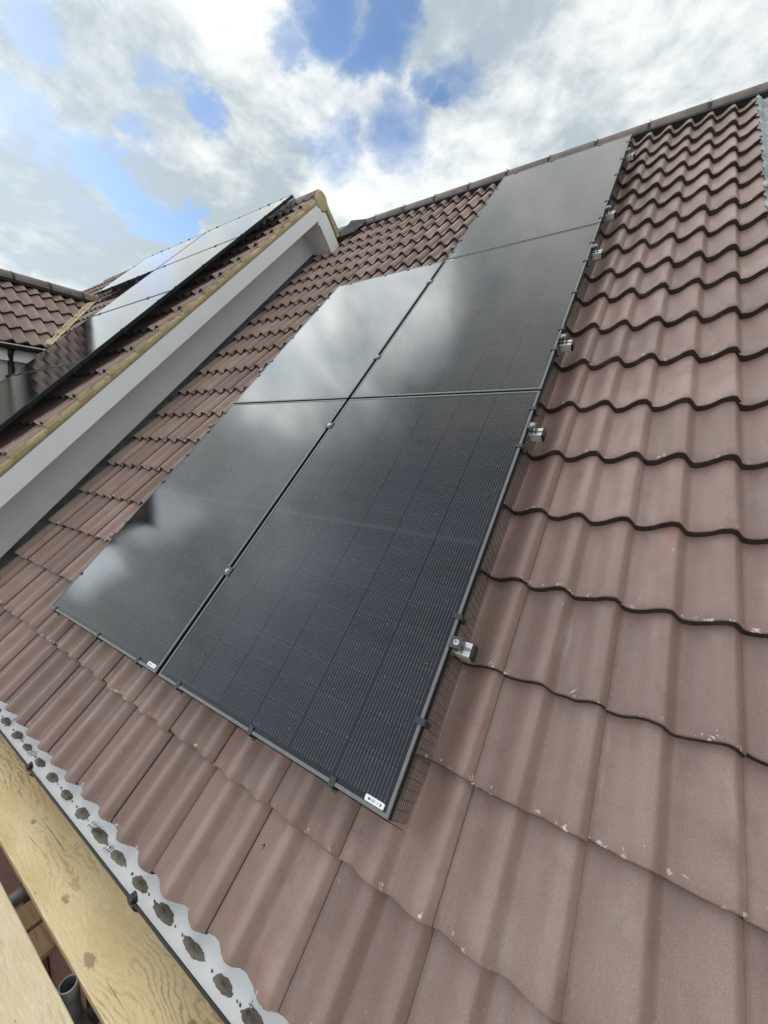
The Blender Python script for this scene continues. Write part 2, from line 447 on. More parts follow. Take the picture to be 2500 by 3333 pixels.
# felt and battens under the tiles, back slope
mb = MB(); mb.box(RU0, RU1, -.47, 5.84, -.235, -.215, 0, M); part(mb, 'roof_felt', mFelt, house)
mb = MB(); mb.box(RU0, RU1, 5.80, 5.86, -6.6, -.17, 0, M); part(mb, 'back_roof_slope', mTile, house)
# ridge
RV, RN = 5.830, -.172
mb = MB(); mb.box(RU0, RU1, RV-.125, RV-.02, RN+.012, RN+.062, 0, M); part(mb, 'ridge_ventilation_strip', mFelt, house)
jt = [-2.55]
uj = [bpz for bpz in (-2.35, -1.92, -1.47, -1.02, -.57, -.12, .33, .78, 1.23, 1.68, 2.13, 2.58, 3.03)]
prev = RU0
for k, u in enumerate(uj + [RU1]):
    mbr = half_round(M, prev+.003, u-.003, RV, RN+random.uniform(-.003, .003), .096)
    o = part(mbr, 'ridge_tile', mRidge, house)
    if k < len(uj):
        mc = MB()   # ridge union: thin black strap with a little metal clamp
        rows = []
        for uu in (u-.011, u+.011):
            rows.append([M(uu, RV, RN)+Vector((0, -math.cos(math.pi*(-.05+1.1*q/16))*.1, math.sin(math.pi*(-.05+1.1*q/16))*.1)) for q in range(17)])
        mc.grid(rows)
        part(mc, 'ridge_union', mBlack, o)
        mc = MB(); P = M(u, RV, RN)
        mc.box(u-.009, u+.009, -.010, .010, 0, .004, 0, lambda x, y, z: P+Vector((x-u, -.086+y*.5, .058+z+y*.8)))
        mc.tube([P+Vector((0, -.080, .068)), P+Vector((0, -.087, .077))], .0045, 8)
        part(mc, 'ridge_clamp', mAlu, o)
    prev = u
# eaves: gutter, fascia, soffit, walls
GY, GZ, GR = -.262, -.462, .056; GD = .68
gut = MB()
def arc(r, x, a0=0, a1=math.pi, n=16): return [(x, GY-math.cos(a0+(a1-a0)*k/n)*r, GZ-math.sin(a0+(a1-a0)*k/n)**.7*r*GD) for k in range(n+1)]
xs = [RU0-.15, 3.4]
gut.grid([arc(GR, x) for x in reversed(xs)]);
gutter = part(gut, 'gutter', mWhiteG, house)
gut = MB(); gut.grid([arc(GR+.0025, x) for x in xs]); part(gut, 'gutter_shell', mBlack, gutter)
gut = MB(); gut.tube([(xs[0], GY-GR-.002, GZ+.003), (xs[1], GY-GR-.002, GZ+.003)], .0045, 8); part(gut, 'gutter_lip', mBlack, gutter)
for bx in (-1.40, -.495, .406, 1.31, 2.2):
    mc = MB()
    rows = [[(x, GY-math.cos(math.pi*(-.06+.62*k/10))*(GR+.006), GZ-math.sin(math.pi*(-.06+.62*k/10))*(GR+.006)) for k in range(11)] for x in (bx-.013, bx+.013)]
    mc.grid(rows); rows2 = [[(p[0], GY+(p[1]-GY)*1.06, GZ+(p[2]-GZ)*1.06) for p in r] for r in rows]; mc.grid(list(reversed(rows2)))
    mc.box(bx-.013, bx+.013, GY-GR-.010, GY-GR+.010, GZ+.007, GZ+.013)
    mc.box(bx-.006, bx+.006, GY-GR+.004, GY-GR+.012, GZ-.004, GZ+.022)
    mc.box(bx+.010, bx+.019, GY-GR-.004, GY-GR+.008, GZ+.002, GZ+.026)
    part(mc, 'gutter_bracket', mBlack, gutter)
MUD = [-1.17, -1.021, -.85, -.712, -.55, -.406, -.254, -.105, .05, .194, .344, .492, .652, .792, .915, 1.06]
def mud_mesh(x, seed, lx, ly):
    rr = random.Random(seed); mb = MB(); rows = []; na = 64
    ph = [rr.uniform(0, 6.28) for _ in range(6)]
    for q in range(7):
        t = q/6
        row = []
        for k in range(na):
            a = 2*math.pi*k/na
            e = 1+.05*math.sin(3*a+ph[0])+.04*math.sin(5*a+ph[1])+.04*math.sin(9*a+ph[2])+(rr.uniform(-.07, .05) if q == 6 else rr.uniform(-.03, .03))
            X = x + lx*t*e*math.cos(a); Yl = ly*t*e*math.sin(a) - .006
            th = max(-1., min(1., (Yl)/GR)); zz = GZ - GD*GR*max(0, 1-(Yl/GR)**2)**.35
            top = .0075*(1-t**2.2)*rr.uniform(.7, 1.3) + (.0006 if q < 6 else -.0008)
            row.append((X, GY+Yl, zz+top))
        rows.append(row)
    mb.grid(list(reversed(rows)), 0, True, True)
    return mb
for k, x in enumerate(MUD):
    s = random.uniform(.78, 1.12)
    part(mud_mesh(x, 50+k, .050*s, .0175*random.uniform(.85, 1.15)), 'mud_deposit', mMud, gutter)
    for j in range(3):
        xx = x + random.choice((-1, 1))*random.uniform(.05, .065)
        if random.random() < .6: part(mud_mesh(xx, 150+k*3+j, random.uniform(.002, .005), random.uniform(.0015, .004)), 'mud_deposit', mMud, gutter)
mb = MB(); mb.box(RU0, RU1, -.200, -.180, -.60, -.475); part(mb, 'fascia', mWhite, house, .002)
mb = MB(); mb.box(RU0, RU1, -.180, .12, -.60, -.585); part(mb, 'soffit', mWhite, house)
mb = MB(); mb.box(-9.0, RU1-.2, .12, .22, -5.4, -.586); part(mb, 'wall', mBrick, house)
mb = MB(); mb.box(RU1-.3, RU1-.2, .22, 7.9, -5.4, 3.7)
part(MB(), 'x', mBrick, house) if False else None
mb = MB(); mb.face([(RU1-.2, .22, -5.4), (RU1-.2, 8.0, -5.4), (RU1-.2, 8.0, -.4), (RU1-.2, 4.1, 3.75), (RU1-.2, .22, -.15)]); part(mb, 'gable_wall', mBrick, house)

# lead flashing against the taller gable wall
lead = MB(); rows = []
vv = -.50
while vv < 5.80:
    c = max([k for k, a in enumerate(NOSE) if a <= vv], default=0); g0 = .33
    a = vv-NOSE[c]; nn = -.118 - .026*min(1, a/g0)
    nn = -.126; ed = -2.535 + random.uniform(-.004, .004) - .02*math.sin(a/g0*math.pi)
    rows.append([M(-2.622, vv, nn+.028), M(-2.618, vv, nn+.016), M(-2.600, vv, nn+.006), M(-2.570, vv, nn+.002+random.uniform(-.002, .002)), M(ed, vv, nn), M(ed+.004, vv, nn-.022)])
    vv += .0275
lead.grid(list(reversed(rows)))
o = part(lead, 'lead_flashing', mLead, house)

# ======================================================================= TALLER HOUSE
tall = empty('taller_house', (-5.5, 3.3, -5.4))
tag(tall, 'taller house on the left with white gable boards, mortared verge and a cream side wing', 'house')
TN = [-.35+.326*k for k in range(0, 17)]
off = 4.945 - TN[16]; TN = [a+off for a in TN]; TN.append(5.245)
VU = -2.30
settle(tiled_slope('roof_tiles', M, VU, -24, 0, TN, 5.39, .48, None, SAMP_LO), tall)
mb = MB(); mb.box(-9.4, VU-.03, -.45, 5.34, .36, .38, 0, M); part(mb, 'roof_felt', mFelt, tall)
mb = MB(); mb.box(-9.4, VU, 5.37, 5.425, -6, .43, 0, M); part(mb, 'back_roof_slope', mTile, tall)
# back verge: the courses step towards the far side
mb = MB()
for k in range(14):
    n1 = .33-.326*k
    mb.hexa([M(VU-.30, 5.395, n1-.33), M(VU+.004, 5.395, n1-.33), M(VU+.004, 5.440, n1-.33), M(VU-.30, 5.440, n1-.33), M(VU-.30, 5.375, n1), M(VU+.004, 5.375, n1), M(VU+.004, 5.415, n1), M(VU-.30, 5.415, n1)])
part(mb, 'back_verge_tiles', [mTile], tall)
TV, TRN = 5.335, .375
us = [VU, -2.74, -3.19, -3.64, -4.09, -4.54, -4.99, -5.44, -5.89, -6.34, -6.79, -7.24, -7.69, -8.14]
for a, b in zip(us[1:], us[:-1]):
    o = part(half_round(M, a+.003, b-.003, TV, TRN, .122), 'ridge_tile', mRidge, tall)
    if b != VU:
        mc = MB(); mc.grid([[M(uu, TV, TRN)+Vector((0, -math.cos(math.pi*(-.05+1.1*q/16))*.1262, math.sin(math.pi*(-.05+1.1*q/16))*.1262)) for q in range(17)] for uu in (b-.011, b+.011)])
        part(mc, 'ridge_union', mBlack, o)
mb = MB(); mb.box(-8.2, VU-.1, TV-.11, TV-.02, TRN+.01, TRN+.07, 0, M); part(mb, 'ridge_ventilation_strip', mFelt, tall)
# mortar plug in the ridge end + bedding down the back verge
mb = MB(); P = M(VU, TV, TRN); prof_pts = []
for q in range(19):
    a = math.pi*(-.04+1.08*q/18); prof_pts.append((-math.cos(a)*.112, math.sin(a)*.112))
prof_pts += [(.075, -.10), (0, -.13), (-.075, -.10)]
for lay, (dx, sc) in enumerate(((.002, 1.0), (.010, .93))):
    pass
ringA = [P+Vector((-.05, y, z)) for y, z in prof_pts]; ringB = [P+Vector((.004, y, z)) for y, z in prof_pts]; ringC = [P+Vector((.012+random.uniform(-.002, .002), y*.86, z*.86)) for y, z in prof_pts]
mb.grid([ringA, ringB, ringC], 0, True, True); mb.face(ringC)
part(mb, 'ridge_end_mortar', mMortar, tall)
# front verge mortar with a dab under every tile nose
mb = MB(); rows = []
vv = -.6
while vv < 5.29:
    cs = [k for k, a in enumerate(TN) if a <= vv]; c = cs[-1] if cs else 0
    a = vv-TN[c]; topn = .48 - .026*max(0, a)/.326 - .030
    j = random.uniform(-.002, .002)
    rows.append([M(VU-.06, vv, topn+.004), M(VU-.006, vv, topn), M(VU+.001+j, vv, topn-.006), M(VU+.003+j, vv, .405), M(VU+.002, vv, .379), M(VU-.02, vv, .372)])
    vv += .02
mb.grid(rows)
for a in TN[1:]:
    L = random.uniform(.10, .135); w = random.uniform(.026, .034)
    p = []
    for (v, n0, n1, d) in ((a-.012, .414, .452, .010), (a+L, .442-w, .447, .004)):
        p.append((v, n0, n1, d))
    (va, a0, a1, da), (vb, b0, b1, db) = p
    mb.hexa([M(VU-.02, va, a0), M(VU+da, va, a0), M(VU+db, vb, b0), M(VU-.02, vb, b0), M(VU-.02, va, a1), M(VU+da*.6, va, a1), M(VU+db*.5, vb, b1), M(VU-.02, vb, b1)])
part(mb, 'verge_mortar', mMortar, tall)
# back verge mortar bed
mb = MB(); rows = []
nn = .42
while nn > -1.5:
    j = random.uniform(-.004, .004)
    rows.append([M(VU-.04, 5.36, nn), M(VU+.004+j, 5.355, nn), M(VU+.012+j, 5.385+j, nn), M(VU+.006, 5.408+j*2, nn), M(VU-.04, 5.42, nn)]); nn -= .02
mb.grid(list(reversed(rows))); part(mb, 'back_verge_mortar', mMortar, tall)
# bargeboards, soffits, gable wall
def board(v0, v1, n0, n1, u0, u1, name, m=mWhite, bev=.002):
    mb = MB(); mb.box(u0, u1, v0, v1, n0, n1, 0, M); return part(mb, name, m, tall, bev)
fb = board(-.9, 5.262, .232, .374, VU-.022, VU, 'bargeboard')
mb = MB(); mb.face([M(VU, 5.262, .374), M(VU, 5.262, .232), M(VU, 5.11, .232)]); 
bb = MB(); bb.hexa([M(VU-.022, 5.110, -1.6), M(VU-.001, 5.110, -1.6), M(VU-.001, 5.322, -1.6), M(VU-.022, 5.322, -1.6), M(VU-.022, 5.110, .232), M(VU-.001, 5.110, .232), M(VU-.001, 5.322, .374), M(VU-.022, 5.322, .374)])
# lower end of the back board is cut where it meets the lower roof
part(bb, 'back_bargeboard', mWhite, tall, .002)
board(-.9, 5.115, .228, .231, -2.62, VU-.022, 'soffit')
board(5.119, 5.124, -1.6, .227, -2.62, VU-.034, 'back_soffit')
mb = MB(); mb.hexa([M(VU-.010, 5.19, .34), M(VU+.006, 5.19, .34), M(VU+.006, 5.262, .374), M(VU-.010, 5.262, .374), M(VU-.010, 5.13, .36), M(VU+.006, 5.13, .36), M(VU+.006, 5.30, .378), M(VU-.010, 5.30, .378)])
# pointed trim strip hanging over the joint of the two boards
def yz(dy, dz): return M(VU, 5.262, .374)+Vector((0, dy, dz))
pts = [(-.004, -.004), (.036, .030), (.044, .0), (.020, -.20), (.018, -.232), (.006, -.256), (-.004, -.262), (-.014, -.245), (-.010, -.222)]
mb = MB(); A = [yz(*p)+Vector((.0015, 0, 0)) for p in pts]; B = [yz(*p)+Vector((.0065, 0, 0)) for p in pts]
mb.grid([A, B], 0, False, True); mb.face(B)
part(mb, 'joint_trim', mWhite, tall)
for v in (.35, .95, 1.55, 2.15, 2.75, 3.35, 3.95, 4.55, 5.05):
    mc = MB(); P = M(VU, v, .315)
    mc.tube([P, P+Vector((.004, 0, 0))], .006, 10, 0); part(mc, 'cover_nail', mWhite, fb)
# gable wall (vertical), fills under both slopes down to the lower roof and the ground
mb = MB(); mb.face([M(-2.62, -.9, -.5), M(-2.62, 5.12, -.5), M(-2.62, 5.12, .228), M(-2.62, -.9, .228)])
part(mb, 'gable_wall', mWhiteW, tall)
mb = MB(); mb.box(-9.4, -2.64, .0, .11, -5.4, .1); part(mb, 'front_wall', mBrick, tall)
# dark flashing tucked behind the back bargeboard onto the lower ridge
mb = MB(); mb.face([M(-2.297, 5.325, -.06), M(-2.10, 5.46, -.082), M(-2.03, 5.62, -.078), M(-2.05, 5.80, -.07), M(-2.297, 5.80, -.03)])
mb.face([M(-2.297, 5.325, -.13), M(-2.10, 5.46, -.10), M(-2.10, 5.46, -.082), M(-2.297, 5.325, -.06)]); part(mb, 'back_flashing', mLead, tall)
part(mb, 'back_flashing', mLead, tall)

# side wing of the taller house: right hand slope, ridge, mortar valley, gutter, downpipe, walls
wing_n = [0.0+.308*k for k in range(5)]
YF, YB = -.74, 3.4
WJ = 3.4
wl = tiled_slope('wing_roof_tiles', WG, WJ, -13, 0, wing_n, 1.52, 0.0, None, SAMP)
settle(wl, tall); 
WRX, WRZ = WO[0]-1.505*S2, WO[2]+1.505*S2
mb = MB(); mb.box(YF+.3, YB, 0.02, 1.5, -.13, -.11, 0, WG); part(mb, 'wing_felt', mFelt, tall)
mb = MB(); mb.hexa([(WRX-1.2, YF, WRZ-1.25), (WRX-1.2, YB, WRZ-1.25), (WRX, YB, WRZ-.06), (WRX, YF, WRZ-.06), (WRX-1.2, YF, WRZ-1.2), (WRX-1.2, YB, WRZ-1.2), (WRX, YB, WRZ), (WRX, YF, WRZ)]); part(mb, 'wing_far_slope', mTile, tall)
def wing_ridge(y0, y1):
    mb = MB(); rows = []
    for y in (y0, y0+.004, y1-.004, y1):
        r = .112 - (.004 if y in (y0, y1) else 0)
        rows.append([(WRX+math.cos(math.pi*(-.04+1.08*k/16))*r, y, WRZ-.055+math.sin(math.pi*(-.04+1.08*k/16))*r) for k in range(17)])
    mb.grid(rows)
    return mb
ys = [-.76, -.33, .12, .57, 1.02, 1.47, 1.90, 2.33, 2.62]
for a, b in zip(ys[:-1], ys[1:]):
    o = part(wing_ridge(a+.003, b-.003), 'wing_ridge_tile', mRidge, tall)
    if b != ys[-1]:
        mc = MB(); mc.grid([[(WRX+math.cos(math.pi*(-.05+1.1*k/16))*.117, y, WRZ-.055+math.sin(math.pi*(-.05+1.1*k/16))*.117) for k in range(17)] for y in (b-.012, b+.012)]); part(mc, 'ridge_union', mBlack, o)
mb = MB(); mb.box(WRX+.03, WRX+.11, YF+.03, 2.6, WRZ-.11, WRZ-.055); part(mb, 'wing_ridge_strip', mFelt, tall)
# mortar valley: where wing slope meets the taller roof slope; ragged
rows = []; nV = 40
for k in range(nV+1):
    t = k/nV
    # points on the intersection of WG(n=-.02) and M(n=.46) planes
    v = 1.54*t - .02
    p = WG(0, v, -.01)                       # x,z on the wing slope
    # taller slope plane: (z - y)*S2 = .465  -> y = z - .465/S2
    y = p[2] - .465/S2
    j = random.uniform(-.012, .012)
    lo = Vector((p[0], y, p[2]))
    up = .045+random.uniform(-.012, .02); rt = .055+random.uniform(-.012, .012)
    A = WG(y-up-.02, v, -.006+.5*abs(j)); B = WG(y-up*.6, v, .022+j*.6); Cc = lo+Vector((.0, -.006, .040+j*.5)); Dd = Vector((lo[0]+rt*.5, lo[1]+rt*.2, lo[2]+.03)); E_ = Vector((lo[0]+rt*1.3, lo[1]+.004, lo[2]+.012))
    rows.append([A, B, Cc, Dd, E_])
mb = MB(); mb.grid(list(reversed(rows))); part(mb, 'valley_mortar', mMortar, tall)
# wing gutter, downpipe, fascia, walls
wg = MB(); GX, GZ2 = WO[0]+.035, WO[2]-.085
ra = [[(GX+math.cos(math.pi*k/14)*.056, y, GZ2-math.sin(math.pi*k/14)*.056) for k in range(15)] for y in (YF+.05, 1.40)]
wg.grid(ra); rb = [[(GX+math.cos(math.pi*k/14)*.053, y, GZ2-math.sin(math.pi*k/14)*.053) for k in range(15)] for y in (YF+.05, 1.40)]; wg.grid(list(reversed(rb)))
wg.face([ra[1][k] for k in range(15)]); wg.face([ra[0][k] for k in range(14, -1, -1)])
part(wg, 'wing_gutter', mBlack, tall)
mb = MB(); px = WO[0]-.06; mb.tube([(GX-.01, 1.09, GZ2-.05), (px, 1.09, GZ2-.12), (px, 1.09, GZ2-.30), (px, 1.09, -5.3)], .036, 14); dp = part(mb, 'downpipe', mBlack, tall)
mb = MB(); mb.tube([(px, 1.09, GZ2-.36), (px, 1.09, GZ2-.40)], .043, 14); mb.box(px-.08, px, 1.03, 1.15, GZ2-.39, GZ2-.37); part(mb, 'pipe_clip', mBlack, dp)
mb = MB(); mb.box(WO[0]-.06, WO[0]-.04, YF, 3.2, WO[2]-.27, WO[2]-.05); part(mb, 'wing_fascia', mWhite, tall)
mb = MB(); mb.box(WO[0]-.20, WO[0]-.06, YF, 3.2, WO[2]-.27, WO[2]-.25); part(mb, 'wing_soffit', mWhite, tall)
wx0, wx1 = WRX-1.15, WO[0]-.11
mb = MB(); yf = YF+.06
mb.face([(wx1, 3.2, -5.4), (wx1, 3.2, WO[2]-.1), (wx1, yf, WO[2]-.1), (wx1, yf, -5.4)])
mb.face([(wx0, yf, -5.4), (wx1, yf, -5.4), (wx1, yf, WO[2]-.16), (WRX, yf, WRZ-.1), (wx0, yf, WO[2]-.16)])
part(mb, 'wing_wall', mCream, tall)

# ======================================================================= SOLAR PANELS
PW, PH, GU, GV = 1.134, 1.762, .023, .0144
mFrameT = plain('shaded_frame', (.016, .016, .017), .45, .2)  # near-black frame copy, the shade on its sides put into the colour
def frame_mesh(w, h):
    mb = MB(); f = .0105; t = .0016; d = -.0305; c = .0012
    def ring(i, z): return [(i, i, z), (w-i, i, z), (w-i, h-i, z), (i, h-i, z)]
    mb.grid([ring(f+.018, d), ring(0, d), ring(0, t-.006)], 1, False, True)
    mb.grid([ring(0, t-.006), ring(0, t-c), ring(c, t), ring(f-.0004, t), ring(f, t-.0004), ring(f, -.004)], 0, False, True)
    return mb
def panel(u, v, n, wide, label, group, barcode=None):
    w, h = (PH, PW) if wide else (PW, PH)
    root = empty('solar_panel', M(u, v, n), PITCH); tag(root, label, 'solar panel', group)
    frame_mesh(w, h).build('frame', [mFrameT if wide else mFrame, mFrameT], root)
    mb = MB(); mb.face([(.010, .010, 0), (w-.010, .010, 0), (w-.010, h-.010, 0), (.010, h-.010, 0)])
    mb.face([(.010, h-.010, -.005), (w-.010, h-.010, -.005), (w-.010, .010, -.005), (.010, .010, -.005)], 1)
    mb.build('cell_glass', [mCellL if wide else mCellP, mBack], root)
    if barcode:
        mb = MB(); L, H, r = .062, .0155, .0035; pts = []
        for cx, cy, a0 in ((L-r, r, -90), (L-r, H-r, 0), (r, H-r, 90), (r, r, 180)):
            for k in range(5): a = R(a0+22.5*k); pts.append((cx+r*math.cos(a), cy+r*math.sin(a)))
        mb.face([(x, y, .0004) for x, y in pts]); mb.grid([[(x, y, 0) for x, y in pts], [(x, y, .0004) for x, y in pts]], 0, False, True)
        mb.build('barcode_label', mLabel, root, 0, barcode)
    return root
g1 = 'black solar panels on the lower roof'
V1, V2, V3 = 0, PH+GV, 2*(PH+GV)
panel(0, V1, 0, False, 'nearest portrait solar panel, lowest of the right-hand column, white barcode at its bottom right corner', g1, (1.052, .0120, .0012))
panel(0, V2, 0, False, 'middle solar panel of the right-hand column of three, beside two silver rail ends', g1, (.012, PH-.034, .0012))
panel(0, V3, 0, False, 'topmost solar panel of the right-hand column, just under the ridge tiles', g1)
panel(-GU-PW, V1, 0, False, 'lower solar panel of the left-hand column, with a bright blurred spot mirrored in it', g1, (1.054, .0120, .0012))
panel(-GU-PW, V2, 0, False, 'upper solar panel of the left-hand column, mirroring pale cloud, tiles above it', g1)
g2 = 'landscape solar panels on the taller roof'
TA, TP = .583, 1.1455
tv = [5.085-PW-TP*k for k in range(4)]
panel(-2.49-PH, tv[0], TA, True, 'top right landscape panel of the taller roof, its corner against the sky', g2)
panel(-2.49-2*PH-.0125, tv[0], TA, True, 'far top panel of the taller roof with a dark mesh strip below it', g2)
panel(-2.49-PH, tv[1], TA, True, 'second panel down the taller roof, reaching the mortar valley, all sky reflection', g2)
panel(-2.49-PH, tv[2], TA, True, 'third panel down the taller roof, half mirroring the wing tiles', g2)
panel(-2.49-PH, tv[3], TA, True, 'lowest panel on the taller roof, mirroring the cream wall at the photo edge', g2)

# ======================================================================= RAILS with clamps and end caps
def rail(v, u0, u1, label, mids, left_end=True):
    root = empty('mounting_rail', M(u0, v, -.034), PITCH); tag(root, label, 'mounting rail', 'aluminium rails under the panels')
    L = u1-u0; mb = MB(); h, z0 = .036, -.0365
    for (y0, y1, a, b) in ((-.0225, -.0195, z0, 0), (.0195, .0225, z0, 0), (-.0195, .0195, z0, z0+.003), (-.0195, -.006, -.003, 0), (.006, .0195, -.003, 0), (-.009, -.006, -.014, -.003), (.006, .009, -.014, -.003), (-.0195, .0195, -.019, -.016)):
        mb.box(0, L-.010, y0, y1, a, b)
    mb.build('rail_profile', mAlu, root)
    def cap(x0, x1):
        c = MB(); c.box(x0, x1, -.0235, .0235, z0-.001, .001); c.build('end_cap', mBlack, root, .0012)
    cap(L-.011, L)
    def clamp(x, end):     # x: local centre of the clamp bolt
        c = MB()
        if end:
            s = end
            c.box(*sorted((x-s*.022, x+s*.017)), -.019, .019, .0365, .0395)
            c.box(*sorted((x+s*.014, x+s*.017)), -.019, .019, .0005, .0365)
            c.box(*sorted((x-s*.004, x-s*.001)), -.019, .019, .0005, .0365)
        else:
            c.box(x-.023, x+.023, -.022, .022, .0365, .0392)
            c.box(x-.010, x-.0075, -.022, .022, .0005, .0365); c.box(x+.0075, x+.010, -.022, .022, .0005, .0365)
        o = c.build('end_clamp' if end else 'mid_clamp', mClamp, root, .0006)
        b = MB(); b.tube([(x, 0, .0393), (x, 0, .0465)], .0068, 14); b.tube([(x, 0, .0392), (x, 0, .0408)], .0095, 16)
        i = len(b.v); b.build('bolt', mBolt, o, .0006)
        b = MB(); b.tube([(x, 0, .0466), (x, 0, .0468)], .0035, 6); b.build('bolt_socket', mBlack, o)
    clamp(PW+.019-u0, 1)
    for m in mids: clamp(m-u0, 0)
    clamp((-GU-PW-.019 if u0 < -1 else -.019)-u0, -1)
    return root
two = 'silver rail end sticking out '
rail(.503, -1.205, 1.204, 'nearest silver rail end with black cap and bolted clamp, low beside the bottom panel', [-.0115])
rail(1.520, -1.205, 1.202, 'silver rail end beside the upper half of the bottom right panel, second from the front', [-.0115])
rail(2.195, -1.205, 1.202, 'silver rail end above the long panel joint, beside the lower half of the middle panel', [-.0115])
rail(3.188, -1.205, 1.204, 'silver rail end just below the joint between middle and top panel', [-.0115])
rail(3.765, -.040, 1.203, 'silver rail end just above the joint between middle and top panel', [])
rail(4.900, -.040, 1.203, 'highest silver rail end, by the top corner under the ridge', [])
def vrail(u, v0, v1, label, vs):
    root = empty('mounting_rail', M(u, v0, TA-.034), PITCH); tag(root, label, 'mounting rail', 'rails under the panels of the taller roof')
    mb = MB(); mb.box(-.02, .02, 0, v1-v0, -.036, 0); mb.build('rail_profile', mClamp, root)
    for v in vs:
        c = MB(); c.box(-.020, .020, v-v0-.022, v-v0+.022, .0358, .0385); c.box(-.02, .02, v-v0-.004, v-v0+.004, 0, .0358); o = c.build('panel_clamp', mClamp, root)
        b = MB(); b.tube([(0, v-v0, .0385), (0, v-v0, .047)], .007, 10); b.build('bolt', mBolt, o)
J = [5.091, 5.085-TP+.0057, 5.085-2*TP+.0057, 5.085-3*TP+.0057]
vrail(-2.92, .45, 5.11, 'rail under the taller roof panels nearest the verge, only its clamps showing', J)
vrail(-4.02, .45, 5.11, 'rail under the middle of the taller roof panels, only its clamps showing', J)
vrail(-4.73, 3.88, 5.11, 'short rail under the far top panel, its clamps beside the panel joint', [J[0], 3.945])
vrail(-5.52, 3.88, 5.11, 'short rail under the far top panel, clamps near its outer end', [J[0], 3.945])

# ======================================================================= BIRD MESH
def skirt(edge, label, nlines, clips, cat='wire mesh', group='black bird-proof mesh round the panels', wr=.0009, step=.0265, loc=None):
    """edge(t, k) -> world point, t metres along, k 0 (frame) .. 1 (tile); clips = list of t"""
    f, L = edge
    root = empty('mesh_skirt', loc or f(L/2, 1)); tag(root, label, cat, group)
    mb = MB()
    n = max(2, int(L/.12))
    for q in range(nlines):
        k = q/(nlines-1)
        mb.tube([f(L*i/n, k) + Vector((0, 0, random.uniform(-.0008, .0008))) for i in range(n+1)], wr, 3, 0, False)
    m = int(L/step)
    for i in range(m+1):
        t = L*i/m
        mb.tube([f(t, k)+Vector((random.uniform(-.0008, .0008), 0, 0)) for k in (-.02, .35, .7, 1.03)], wr, 3, 0, False)
    part(mb, 'wire_grid', mMesh, root)
    return root
def clip(root, P, along, inw, out_n, m=mClip):
    """C-shaped clip on a frame edge: P on the outer top edge, along = edge dir, inw = towards the panel, out_n = normal"""
    along, inw, nn = [Vector(a).normalized() for a in (along, inw, out_n)]
    c = MB(); T = lambda a, i, z: P + along*a + inw*i + nn*z
    w = .0095
    c.box(-w, w, -.006, .021, .0018, .0046, 0, T); c.box(-w, w, -.0085, -.0045, -.036, .0046, 0, T)
    c.box(-w*.8, w*.8, -.017, -.0085, -.036, -.030, 0, T); c.box(-w, w, -.0085, .012, -.0385, -.0345, 0, T)
    part(c, 'mesh_clip', m, root)
VD = M(0, 1, 0)-M(0, 0, 0); ND = M(0, 0, 1)-M(0, 0, 0); UD = Vector((1, 0, 0))
def fr(t, k):   # right side of the main array
    v = 5.312-t
    wob = .004*math.sin(v*5.1)+.003*math.sin(v*13.7)
    fl = .004+(.006+.003*max(0, 1-v/.5))*max(k, 0)**1.3+wob*k*.6
    r = .11                                    # rounded corner at the bottom
    if v < r: fl *= max(.3, v/r)
    return M(PW+.003+fl, v, -.014-.112*k)
sk = skirt((fr, 5.31), 'black wire mesh skirt along the right side of the near panels, over bare tiles', 9, [])
for v in (.250, .589, 1.393, 1.635, 2.093, 2.274, 2.646, 3.019, 3.261, 3.630, 3.903, 4.397, 4.728, 5.134): clip(sk, M(PW, v, 0), VD, -UD, ND)
def fb2(t, k): 
    u = -GU-PW+t
    return M(u, -.004-.012*k, -.014-.110*k)
sk = skirt((fb2, 2*PW+GU+.006), 'black mesh skirt under the bottom edge of the near panels, above the eaves tiles', 9, [])
for u in (-1.092, -.566, -.177, .140, .580, .941): clip(sk, M(u, 0, 0), UD, VD, ND)
def fl_(t, k): return M(-GU-PW-.004-.012*k, t, -.014-.108*k)
sk = skirt((fl_, 2*PH+GV), 'black mesh skirt on the left side of the near panels, facing the white gable', 9, [])
for v in (.227, .611, .959, 1.214, 1.452, 1.661, 2.120, 2.318, 2.657, 3.098, 3.312): clip(sk, M(-GU-PW, v, 0), VD, UD, ND)
VT = V3-GV
def ft(t, k): return M(-GU-PW+t, VT+.004+.012*k, -.014-.108*k)
sk = skirt((ft, PW), 'mesh skirt along the top of the left panel column, clipped above pale cloud reflection', 9, [])
for u in (-.60, -.359, -.147, -1.0): clip(sk, M(u, VT, 0), UD, -VD, ND)
def fl2(t, k): return M(-.004-.012*k, VT+.01+t, -.014-.108*k)
sk = skirt((fl2, PH), 'mesh skirt on the left side of the topmost panel, beside the upper bare tiles', 9, [])
for v in (3.675, 3.883, 4.365, 4.62, 5.002): clip(sk, M(0, v, 0), VD, UD, ND)
def ft2(t, k): return M(t, V3+PH+.004+.012*k, -.014-.108*k)
sk = skirt((ft2, PW), 'mesh skirt along the top of the topmost panel, under the ridge line', 9, [])
for u in (.12, .47, .88): clip(sk, M(u, V3+PH, 0), UD, -VD, ND)
# taller array
TE = -2.49
def tr_(t, k): return M(TE+.004+.020*k, 5.09-t, TA-.012-.115*k)
sk = skirt((tr_, 4.65), 'long black mesh skirt on the taller roof panels, parallel to the mortared verge', 9, [], wr=.0017)
for v in (4.889, 4.473, 3.997, 3.309, 2.874, 2.622, 2.139, 1.55, 1.10, .70): clip(sk, M(TE, v, TA), VD, -UD, ND, mBlack)
